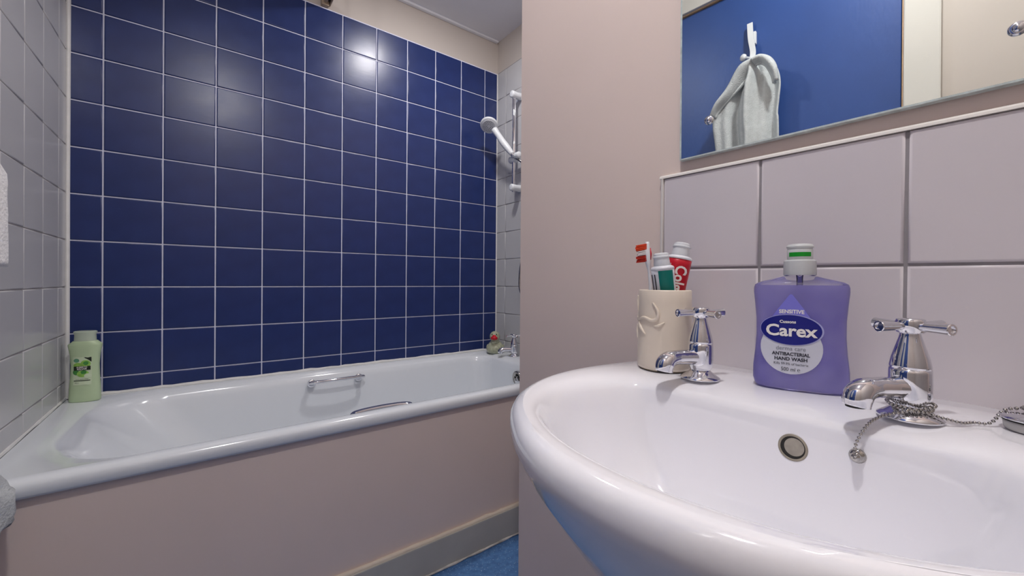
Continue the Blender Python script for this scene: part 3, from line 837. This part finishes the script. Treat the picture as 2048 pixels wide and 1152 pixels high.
def hf(x, z, e=0.0005):
    a, b = hw_sec(z); q = max(0.0, 1 - abs(x / a) ** 3.0)
    return Vector((x, -(b * q ** (1 / 3.0) + e), z))
LX = -0.0083
f1 = lambda x, z: hf(x, z, .0005); f2 = lambda x, z: hf(x, z, .0009)
# drop-shaped label: pointed top, round foot
drop = []
for k in range(25):
    t = PI * (0.06) - (PI + 2 * PI * .06) * k / 24
    drop.append((LX + 0.0298 * math.cos(t), 0.0490 + 0.0298 * math.sin(t)))
up_ = [(LX - .0215, 0.0785), (LX - .0125, 0.0935), (LX - 0.0015, 0.1098), (LX, 0.1105), (LX + .0015, 0.1098), (LX + .0125, 0.0935), (LX + .0215, 0.0785)]
drop += up_
lb = patch('label', drop, f1, mat('label_silver', (204, 206, 218), 0.4, var=0.02, vscale=30), hw, 8)
lil = [(LX - .0270, 0.068)] + up_ + [(LX + .0270, 0.068)]
patch('lilac_drop', lil, lambda x, z: hf(x, z, .0007), mat('label_lilac', (124, 122, 214), 0.4, var=0.02, vscale=30), lb, 8)
patch('oval_rim', ellipse(LX + .0002, 0.0697, .0304, .0178, 48, -0.03), f2, mat('label_oval_rim', (168, 170, 214), 0.4, var=0.02, vscale=30), lb, 8)
patch('oval_badge', ellipse(LX - .0004, 0.0697, .0293, .0170, 48, -0.03), lambda x, z: hf(x, z, .0011), mat('label_navy', (18, 24, 124), 0.35, var=0.02, vscale=30), lb, 8)
f4 = lambda x, z: hf(x, z, .0015)
print_text('brand_lettering', 'Carex', 0.0182, LX - .0004, 0.0682, f4, M_INKW, lb, 1.06, 0.0005)
print_text('small_lettering', 'Cussons', 0.0046, LX - .003, 0.0788, f4, M_INKW, lb, 1.0, 0.00015)
print_text('sensitive_lettering', 'SENSITIVE', 0.0058, LX + .0005, 0.0905, f2, M_INKW, lb, 0.94, 0.00018, 0, 1.0, 2.0)
M_INKG = mat('print_grey', (120, 124, 136), 0.5, var=0.05, vscale=30)
print_text('care_lettering', 'derma care', 0.0066, LX, 0.0482, f2, M_INKG, lb, 0.94)
print_text('use_lettering', 'ANTIBACTERIAL', 0.0053, LX, 0.0418, f2, M_INKK, lb, 0.92, 0.00018)
print_text('use_lettering', 'HAND WASH', 0.0053, LX, 0.0362, f2, M_INKK, lb, 0.98, 0.00018)
print_text('claim_lettering', 'Kills 99.9% of bacteria', 0.0040, LX, 0.0307, f2, M_INKK, lb, 0.92)
print_text('volume_lettering', '500 ml \u212e', 0.0060, LX, 0.0245, f2, M_INKK, lb, 0.85)

# ------------------------------------------------------------------ shampoo bottle
sh = tag(empty('shampoo_bottle', Matrix.Translation((0.054, -0.064, RIM)) @ Matrix.Rotation(-0.2, 4, 'Z')), 'pale green shampoo bottle with an apple label on the bath corner', 'shampoo bottle')
shs = [(0.0004, .0355, .0205), (.004, .0370, .0215), (.04, .0362, .0212), (.08, .0335, .0205), (.115, .0325, .0202), (.150, .0350, .0212), (.176, .0392, .0222), (.180, .0390, .0220), (.187, .0310, .0215), (.1905, .0280, .0208)]
def sh_sec(z):
    for a, b in zip(shs, shs[1:]):
        if z <= b[0]:
            k = max(0, (z - a[0]) / (b[0] - a[0])); return a[1] + (b[1] - a[1]) * k, a[2] + (b[2] - a[2]) * k
    return shs[-1][1], shs[-1][2]
bm = bmesh.new(); loft(bm, [supe(a, b, z, 48, 2.5) for z, a, b in [(z,) + sh_sec(z) for z in [.0004, .004, .02, .04, .06, .08, .1, .115, .13, .15, .165, .176, .180, .187, .1905]]], True, True, True)
angle_smooth(obj('bottle_body', bm, mat('pale_green_plastic', (200, 222, 182), 0.35, trans=0.15, var=0.02, vscale=10), sh), 40)
cp = bmesh.new(); loft(cp, [supe(a, b, z, 48, 2.3) for z, a, b in [(.1905, .0255, .0195), (.196, .0252, .0195), (.210, .0245, .0190), (.216, .0270, .0200), (.2195, .0270, .0200), (.2215, .0245, .0180)]], True, True, True)
cap_ = angle_smooth(obj('flip_cap', cp, mat('pale_cap', (206, 220, 200), 0.35, trans=0.25, var=0.02, vscale=10), sh), 30)
cp2 = bmesh.new(); loft(cp2, [supe(a, b, z, 32, 2.3) for z, a, b in [(.2215, .021, .0150), (.2222, .020, .0140)]], True, True, True)
obj('cap_recess_shade', cp2, mat('cap_shadow', (150, 160, 150), 0.5, var=0.02, vscale=10), cap_)  # raised disc; shade of a recess put into its darker colour
def sf(x, z, e=.0005):
    a, b = sh_sec(z); q = max(0, 1 - abs(x / a) ** 2.5); return Vector((x, -(b * q ** (1 / 2.5) + e), z))
def blob(nm, cx, cz, rx, rz, m, e, par, rot=0): return patch(nm, ellipse(cx, cz, rx, rz, 20, rot), lambda x, z: sf(x, z, e), m, par, 4)
G1 = mat('label_pale', (206, 222, 190), 0.5, var=0.05, vscale=50); G2 = mat('label_apple', (140, 190, 84), 0.5, var=0.25, vscale=60); G3 = mat('label_leaf', (64, 132, 62), 0.5, var=0.3, vscale=80); G4 = mat('label_black', (26, 40, 28), 0.5, var=0.2, vscale=60); G5 = mat('label_teal', (92, 148, 118), 0.5, var=0.2, vscale=80)
slab = sheet('label', -.0205, .0215, .054, .142, sf, G1, sh, .0005, 8, 12)
blob('leaf', -.013, .131, .0068, .0062, G5, .0008, slab)
blob('apple', -.010, .116, .0105, .008, G2, .0008, slab); blob('apple', .008, .120, .0115, .0115, G2, .0010, slab); blob('apple_hollow', .009, .122, .006, .006, G3, .0012, slab)
blob('leaf', -.014, .094, .0075, .0085, G3, .0010, slab, .5); blob('apple', .002, .089, .014, .0105, G2, .0012, slab); blob('apple_hollow', .004, .094, .0068, .006, G3, .0014, slab, .3); blob('apple', .014, .082, .009, .0075, G1, .0016, slab)
patch('corner_flash', [(.004, .1405), (.0212, .1405), (.0212, .125)], lambda x, z: sf(x, z, .0010), G4, slab, 3)
sheet('name_band', -.0195, .0195, .1005, .113, sf, G4, slab, .0018, 8, 2)
print_text('name_lettering', 'ALBERTO', .0062, 0, .1098, lambda x, z: sf(x, z, .0024), M_INKW, slab, .95, .0001)
print_text('name_lettering', 'BALSAM', .0062, 0, .1042, lambda x, z: sf(x, z, .0024), M_INKW, slab, 1.0, .0001)
sheet('strip', -.019, .019, .0665, .0690, sf, G4, slab, .0010, 8, 1)
print_text('small_lettering', 'JUICY GREEN APPLE', .0034, 0, .0718, lambda x, z: sf(x, z, .0010), M_INKK, slab, .95)
print_text('small_lettering', '350 ml', .0036, -.012, .0610, lambda x, z: sf(x, z, .0010), M_INKK, slab, .9)

# ------------------------------------------------------------------ toy duck
dk = tag(empty('bath_duck', Matrix.Translation((1.612, -0.102, RIM)) @ Matrix.Rotation(-0.75, 4, 'Z')), 'translucent glitter toy duck with a red beak on the bath corner', 'toy duck')
M_DUCK = mat('duck_gel', (200, 204, 176), 0.12, trans=0.35, ior=1.35, var=0.22, vscale=110, coat=0.5)
def ell_rings(c, rx, ry, rz, n=28, m=14, shape=None):
    rr = []
    for j in range(m + 1):
        p = PI * j / m
        ring = []
        for i in range(n):
            t = 2 * PI * i / n
            v = Vector((rx * math.sin(p) * math.cos(t), ry * math.sin(p) * math.sin(t), -rz * math.cos(p)))
            if shape: v = shape(v)
            ring.append(v + Vector(c))
        rr.append(ring)
    return rr
def dbody(v):   # local -y faces the viewer; tail lifts behind (+y)
    v.z = max(v.z, -0.0245); v.x *= 1 - .30 * max(0, v.z / .05); v.y *= 1 - .30 * max(0, v.z / .05)
    k = max(0, v.y) / .055
    v.z += 0.016 * k * k; v.x *= 1 - .25 * k
    return v
bm = bmesh.new(); loft(bm, ell_rings((0, 0.004, .0250), .049, .052, .050, shape=dbody))
obj('body', bm, M_DUCK, dk, True)
bm = bmesh.new(); loft(bm, ell_rings((0, -.012, .0615), .024, .024, .018)); obj('neck', bm, M_DUCK, dk, True)
bm = bmesh.new(); loft(bm, ell_rings((0, -.014, .0900), .0285, .0285, .029)); hd = obj('head', bm, M_DUCK, dk, True)
for s_ in (-1, 1):
    bm = bmesh.new(); loft(bm, ell_rings((s_ * .042, .010, .028), .007, .028, .016)); obj('wing', bm, M_DUCK, dk, True)
M_BEAK = mat('red_beak', (200, 26, 44), 0.25, var=0.03, vscale=40)
bm = bmesh.new(); loft(bm, ell_rings((0, -.0415, .0865), .0185, .016, .0080, 20, 10)); loft(bm, ell_rings((0, -.040, .0805), .0190, .013, .0065, 20, 10)); loft(bm, ell_rings((0, -.0390, .0915), .0105, .009, .0110, 20, 10))
obj('beak', bm, M_BEAK, dk, True)
for s_ in (-1, 1):
    bm = bmesh.new(); loft(bm, ell_rings((s_ * .0115, -.0365, .1035), .0032, .0032, .0032, 12, 8)); obj('eye', bm, M_BLACK, hd, True)

# ------------------------------------------------------------------ shower riser rail and handset
RX, RY = 1.640, -0.222
rl = tag(empty('shower_rail', Matrix.Translation((X1, RY, 1.43))), 'chrome shower riser rail with white brackets on the white tiles', 'shower rail')
LX_ = RX - X1
obj('pole', lathe([(0, -.022), (.0085, -.022), (.0095, -.02), (.0095, .5), (.0085, .502), (0, .502)], 24, T=Matrix.Translation((LX_, 0, 0))), M_CHROME, rl, True)
for nm, z in (('bracket', 0.0), ('bracket', 0.487)):
    b_ = bmesh.new()
    lathe([(0, 0), (.018, 0), (.0195, .004), (.017, .03), (.0185, .055), (.0175, .064), (.012, .0665), (0, .0665)], 28, b_, T=Matrix.Translation((-.0006, 0, z)) @ Matrix.Rotation(-PI / 2, 4, 'Y'))
    obj(nm, b_, M_WPLASTIC, rl, True)
sl = bmesh.new()
lathe([(0, -.028), (.0165, -.028), (.0185, -.024), (.0185, .024), (.0165, .028), (0, .028)], 28, sl, T=Matrix.Translation((LX_, 0, .148)) @ Matrix.Rotation(PI / 2, 4, 'X'))
slo = obj('slider', sl, M_WPLASTIC, rl, True)
lathe([(0, -.014), (.0150, -.014), (.0165, -.008), (.0165, .016), (.0145, .020), (0, .020)], 24, bm := bmesh.new(), T=Matrix.Translation((LX_ - .012, -.045, .156)) @ Matrix.Rotation(-0.6, 4, 'Y') @ Matrix.Rotation(PI / 2, 4, 'X'))
obj('handset_holder', bm, M_WPLASTIC, slo, True)
# handset
hp0 = Vector((1.6165, -0.2400, 1.5965)); hd0 = Vector((1.553, -0.118, 1.770))
ax = (hd0 - hp0).normalized()
hs = tag(empty('shower_handset', Matrix.Translation(hp0)), 'white round-headed shower handset clipped to the riser rail', 'shower head')
path = crom([Vector((0, 0, 0)), ax * .045, ax * .09, ax * .135 + Vector((.004, 0, .002)), ax * .180 + Vector((.006, 0, .004))], 6)
obj('handle', tube(path, [.0125, .0165, .0180, .0165, .0155, .018], 18), M_WPLASTIC, hs, True)
obj('handle_collar', tube([-ax * .018, Vector((0, 0, 0)), ax * .006], .0098, 14), M_CHROME, hs, True)
fn_ = Vector((-0.40, -0.42, -0.80)).normalized()
hq = fn_.to_track_quat('Z', 'Y').to_matrix().to_4x4()
HM = Matrix.Translation(hd0 - hp0) @ hq
hdo = obj('spray_head', lathe([(0, -.022), (.020, -.021), (.038, -.012), (.0465, -.002), (.0480, .006), (.0460, .010), (.0400, .0115), (0, .0115)], 40, T=HM), M_WPLASTIC, hs, True)
obj('spray_plate', lathe([(0, .0116), (.0365, .0116), (.0372, .0124), (.034, .0130), (0, .0130)], 40, T=HM), mat('spray_plate', (206, 208, 214), 0.25, var=0.02, vscale=30), hdo, True)
nb = bmesh.new()
for rad, cnt in ((.029, 20), (.021, 14), (.012, 8)):
    for k in range(cnt):
        t = 2 * PI * k / cnt
        lathe([(0, 0), (.0024, 0), (.0018, .0016), (0, .0016)], 6, nb, T=HM @ Matrix.Translation((rad * math.cos(t), rad * math.sin(t), .0128)))
obj('nozzles', nb, mat('grey_nozzle', (96, 98, 106), 0.5, var=0.05, vscale=60), hdo)
hose = [hp0 - ax * .017, hp0 - ax * .085 + Vector((.006, -.02, 0)), Vector((1.63, -0.355, 1.45)), Vector((1.622, -0.365, 1.22)), Vector((1.62, -0.325, 1.06)), Vector((1.62, -0.306, 0.97)), Vector((1.62, -0.312, 0.89)), Vector((1.63, -0.36, 0.82)), Vector((1.64, -0.40, 0.86)), Vector((1.655, -0.41, 0.95)), Vector((1.668, -0.41, 1.02))]
hc = crom(hose, 14)
ho = bmesh.new()
cs_ = resample(hc, 0.004)
tube(cs_, [0.0070 if k % 2 else 0.0060 for k in range(len(cs_))], 10, ho)
lathe([(0, 0), (.024, 0), (.022, .008), (.012, .012), (.012, .024), (0, .024)], 20, ho, T=Matrix.Translation((X1 - .0005, -.41, 1.03)) @ Matrix.Rotation(-PI / 2, 4, 'Y'))
oh = tag(obj('shower_hose', ho, M_CHROME_OLD, None, True), 'ribbed chrome shower hose hanging on the white tiles', 'shower hose')

# ------------------------------------------------------------------ shower curtain track
ct = tag(empty('curtain_track', Matrix.Translation((0.778, 0.0, 2.142))), 'beige shower curtain track end above the blue tiles', 'curtain rail')
M_TRACK = mat('aged_beige_plastic', (168, 150, 130), 0.45, var=0.1, vscale=30)
tk = bmesh.new()
box(tk, (-.017, -.72, .0), (-.0045, .006, .024), .003); box(tk, (.0065, -.72, .0), (.0125, .006, .024), .003); box(tk, (-.0060, -.72, .014), (.0080, .006, .024))
obj('track', tk, M_TRACK, ct)
obj('track_slot_shade', newbox((-.0044, -.719, .010), (.0064, .005, .0139)), M_BLACK, ct)  # black strip standing for the shade inside the track's channel
obj('end_bracket', newbox((-.027, -.014, -.010), (.004, .007, .030), .004), M_TRACK, ct)
for yy in (-.36, -.70):
    obj('ceiling_hanger', newbox((-.007, yy - .006, .024), (.007, yy + .006, CEIL - 2.142), .002), M_TRACK, ct)

# ------------------------------------------------------------------ towel on the door hook (seen in the mirror)
hk = tag(empty('door_hook', Matrix.Translation((-0.008, -1.367, 1.76))), 'white slim hook stuck on the blue door above the grey towel', 'hook')
st = bmesh.new()
pth = crom([(0.012, 0.012, 0.11), (0.020, 0.006, 0.05), (0.022, -0.002, 0.0), (0.030, -0.002, -.030)], 5)
rr2 = []
for p in pth: rr2.append([p + Vector((dx, dy, 0)) for dx, dy in ((-.002, -.009), (.002, -.009), (.002, .009), (-.002, .009))])
loft(st, rr2, True, True, True)
obj('strap', st, M_WPLASTIC, hk)
obj('back_plate', newbox((0.0, -.008, .03), (.014, .008, .075), .003), M_WPLASTIC, hk)
pg = lathe([(0, 0), (.006, 0), (.006, .022), (.012, .026), (.012, .032), (.008, .036), (0, .036)], 18, T=Matrix.Translation((.026, .006, -.025)) @ Matrix.Rotation(PI / 2, 4, 'Y') @ Matrix.Rotation(-.5, 4, 'X'))
obj('peg', pg, M_WPLASTIC, hk, True)

tw = tag(empty('hooded_towel', Matrix.Translation((0.0, -1.367, 1.70))), 'grey towelling robe hanging on the hook of the blue door', 'towel')
def tz(py): return 1.70 + 0.0 - (py - 395) * 0.000385 - 1.70      # crop rows -> metres below the hook
def ty(px): return -(px - 455) * 0.000393                          # crop columns (mirrored view) -> along the door
left = crom([(ty(455), tz(395), 0), (ty(385), tz(455), 0), (ty(290), tz(600), 0), (ty(205), tz(700), 0), (ty(165), tz(790), 0), (ty(160), tz(900), 0), (ty(178), tz(1050), 0), (ty(185), tz(1200), 0), (ty(170), tz(1700), 0), (ty(165), tz(2400), 0)], 6)
right = crom([(ty(505), tz(400), 0), (ty(570), tz(398), 0), (ty(640), tz(445), 0), (ty(680), tz(530), 0), (ty(698), tz(640), 0), (ty(690), tz(780), 0), (ty(682), tz(900), 0), (ty(690), tz(1010), 0), (ty(700), tz(1700), 0), (ty(705), tz(2400), 0)], 6)
def towel_x(s, t):
    amp = 0.010 + 0.018 * min(1, t * 3)
    x = 0.050 + amp * (0.9 * math.sin(s * 13.0 + 0.6) + 0.5 * math.sin(s * 23 + 1.5 + t * 1.2))
    x -= 0.030 * math.exp(-((s - 0.50) / 0.05) ** 2) * min(1, t * 6)
    x += 0.018 * math.sin(PI * s) - 0.020 * (abs(2 * s - 1) ** 4)
    return max(0.006, x)
bm = bmesh.new(); NS = 56; grid = []
for k in range(len(left)):
    t = k / (len(left) - 1); row = []
    for i in range(NS + 1):
        s = i / NS
        y = left[k].x + (right[k].x - left[k].x) * s; z = left[k].y + (right[k].y - left[k].y) * s
        row.append(bm.verts.new((towel_x(s, t), y, z)))
    grid.append(row)
for a, b in zip(grid, grid[1:]):
    for i in range(NS): bm.faces.new((a[i], a[i + 1], b[i + 1], b[i]))
tob = obj('cloth', bm, M_TOWEL, tw, True)
sm = tob.modifiers.new('thick', 'SOLIDIFY'); sm.thickness = 0.005; sm.offset = 0
# overhanging folded hood: two thick lips that meet under the hook
def lip(outer, inner, nm, xoff):
    o_ = crom(outer, 6); i_ = crom(inner, 6); bm = bmesh.new(); rows = []
    for k, (a, b) in enumerate(zip(o_, i_)):
        t = k / (len(o_) - 1)
        row = []
        for j in range(13):
            ph = j / 12
            y = a.x + (b.x - a.x) * ph; z = a.y + (b.y - a.y) * ph
            x = 0.045 + xoff + 0.030 * math.sin(PI * (0.25 + 0.70 * ph)) - 0.012 * (t - .3) ** 2 + .004 * math.sin(t * 9 + ph * 3)
            row.append(bm.verts.new((x, y, z)))
        rows.append(row)
    for a, b in zip(rows, rows[1:]):
        for j in range(12): bm.faces.new((a[j], a[j + 1], b[j + 1], b[j]))
    o = obj(nm, bm, M_TOWEL, tw, True)
    s_ = o.modifiers.new('thick', 'SOLIDIFY'); s_.thickness = 0.007; s_.offset = 0
    e = obj('rolled_edge', tube([Vector((0.045 + xoff + 0.030 * math.sin(PI * .95) + .003, p.x, p.y)) for p in i_], 0.0055, 8), M_TOWEL, o, True)
def cv(l): return [(ty(x), tz(y), 0) for x, y in l]
lip(cv([(500, 385), (400, 425), (300, 570), (210, 680), (150, 790)]), cv([(528, 432), (432, 560), (310, 668), (225, 745), (185, 812)]), 'hood_fold', 0.012)
lip(cv([(505, 398), (570, 388), (640, 430), (690, 530), (700, 650)]), cv([(520, 440), (565, 440), (610, 480), (650, 570), (668, 650)]), 'hood_fold', 0.016)

# ------------------------------------------------------------------ towels hanging at the left edge, between door and bath
def hang(name, label, m, M, prof, depth, fold, ph, thin=1.0):
    """prof: list of (z, y_far, y_near) from the top down; the sheet is folded double"""
    t = tag(empty(name, M), label, 'towel')
    rows = []
    for z, ya, yb in prof:
        ring = []
        n = 44
        for i in range(n):
            a = 2 * PI * i / n
            s = math.cos(a); yy = (ya + yb) / 2 + (ya - yb) / 2 * math.copysign(abs(s) ** 0.6, s)
            k = fold * (0.55 * math.sin(yy * 70 + ph) + .3 * math.sin(yy * 130 + ph * 2 + z * 6))
            dd = depth * (thin + (1 - thin) * min(1.0, max(0.0, (-z - .62) / .22)))
            ring.append(Vector((dd + k * dd / depth + dd * .62 * math.sin(a), yy, z)))
        rows.append(ring)
    bm = bmesh.new(); loft(bm, rows, True, True, True)
    return t, obj('cloth', bm, m, t, True)
wh = tag(empty('towel_hook', Matrix.Translation((-TT, -0.90, 1.50))), 'chrome wall hook carrying towels beside the bath', 'hook')
obj('plate', newbox((0, -.02, -.03), (.005, .02, .03), .002), M_CHROME, wh)
obj('peg', tube(crom([(0.004, 0, 0), (.04, 0, -.008), (.075, 0, .0), (.085, 0, .022)], 5), .006, 12), M_CHROME, wh, True)
t, c1 = hang('bath_towel', 'long grey towel flaring over the corner of the bath', M_TOWEL, Matrix.Translation((0.0, -0.90, 1.49)),
     [(0.0, -.02, -.05), (-.1, -.02, -.06), (-.3, -.015, -.08), (-.6, -.010, -.10), (-.78, .016, -.11), (-.84, .052, -.112), (-.88, .085, -.113), (-.91, .108, -.114), (-.925, .120, -.115), (-.930, .150, -.115), (-.950, .166, -.115), (-.972, .160, -.115), (-.985, .140, -.115), (-.990, .126, -.114)], 0.049, 0.009, .7, 0.4)
hm = bmesh.new()
t, c2 = hang('hand_towel', 'white fluffy hand towel hanging from the wall hook', M_TOWELW, Matrix.Translation((0.064, -0.90, 1.49)),
     [(0.0, -.02, -.04), (-.1, -.028, -.05), (-.25, -.030, -.055), (-.36, -.028, -.058), (-.385, .012, -.058), (-.40, .022, -.058), (-.42, .016, -.06), (-.45, .034, -.06), (-.47, .028, -.06), (-.50, .040, -.06), (-.525, .040, -.06), (-.534, .030, -.058)], 0.018, 0.005, 2.1)

# ------------------------------------------------------------------ recessed ceiling lights
for nm, lx, ly in LAMPS:
    lp = tag(empty('ceiling_light', Matrix.Translation((lx, ly, CEIL))), 'round recessed ceiling downlight over the ' + ('bathtub' if nm == 'bath' else 'wash basin'), 'ceiling light', 'ceiling downlights')
    obj('ring', lathe([(LAMP_R + .001, -.001), (LAMP_R + .002, -.006), (LAMP_R + .012, -.007), (LAMP_R + .02, -.003), (LAMP_R + .021, -.0002), (LAMP_R + .001, -.0002)], 40, cap=False), M_CHROME, lp, True)
    bm = lathe([(LAMP_R * math.cos(PI / 2 * k / 8), -.004 - (.15 if nm == 'bath' else .5) * LAMP_R * math.sin(PI / 2 * k / 8)) for k in range(9)], 40, cap=False)
    bmesh.ops.recalc_face_normals(bm, faces=bm.faces[:])
    me = bpy.data.meshes.new('lens'); bm.to_mesh(me); bm.free()
    link('lens', me, M_LAMP[nm], lp)
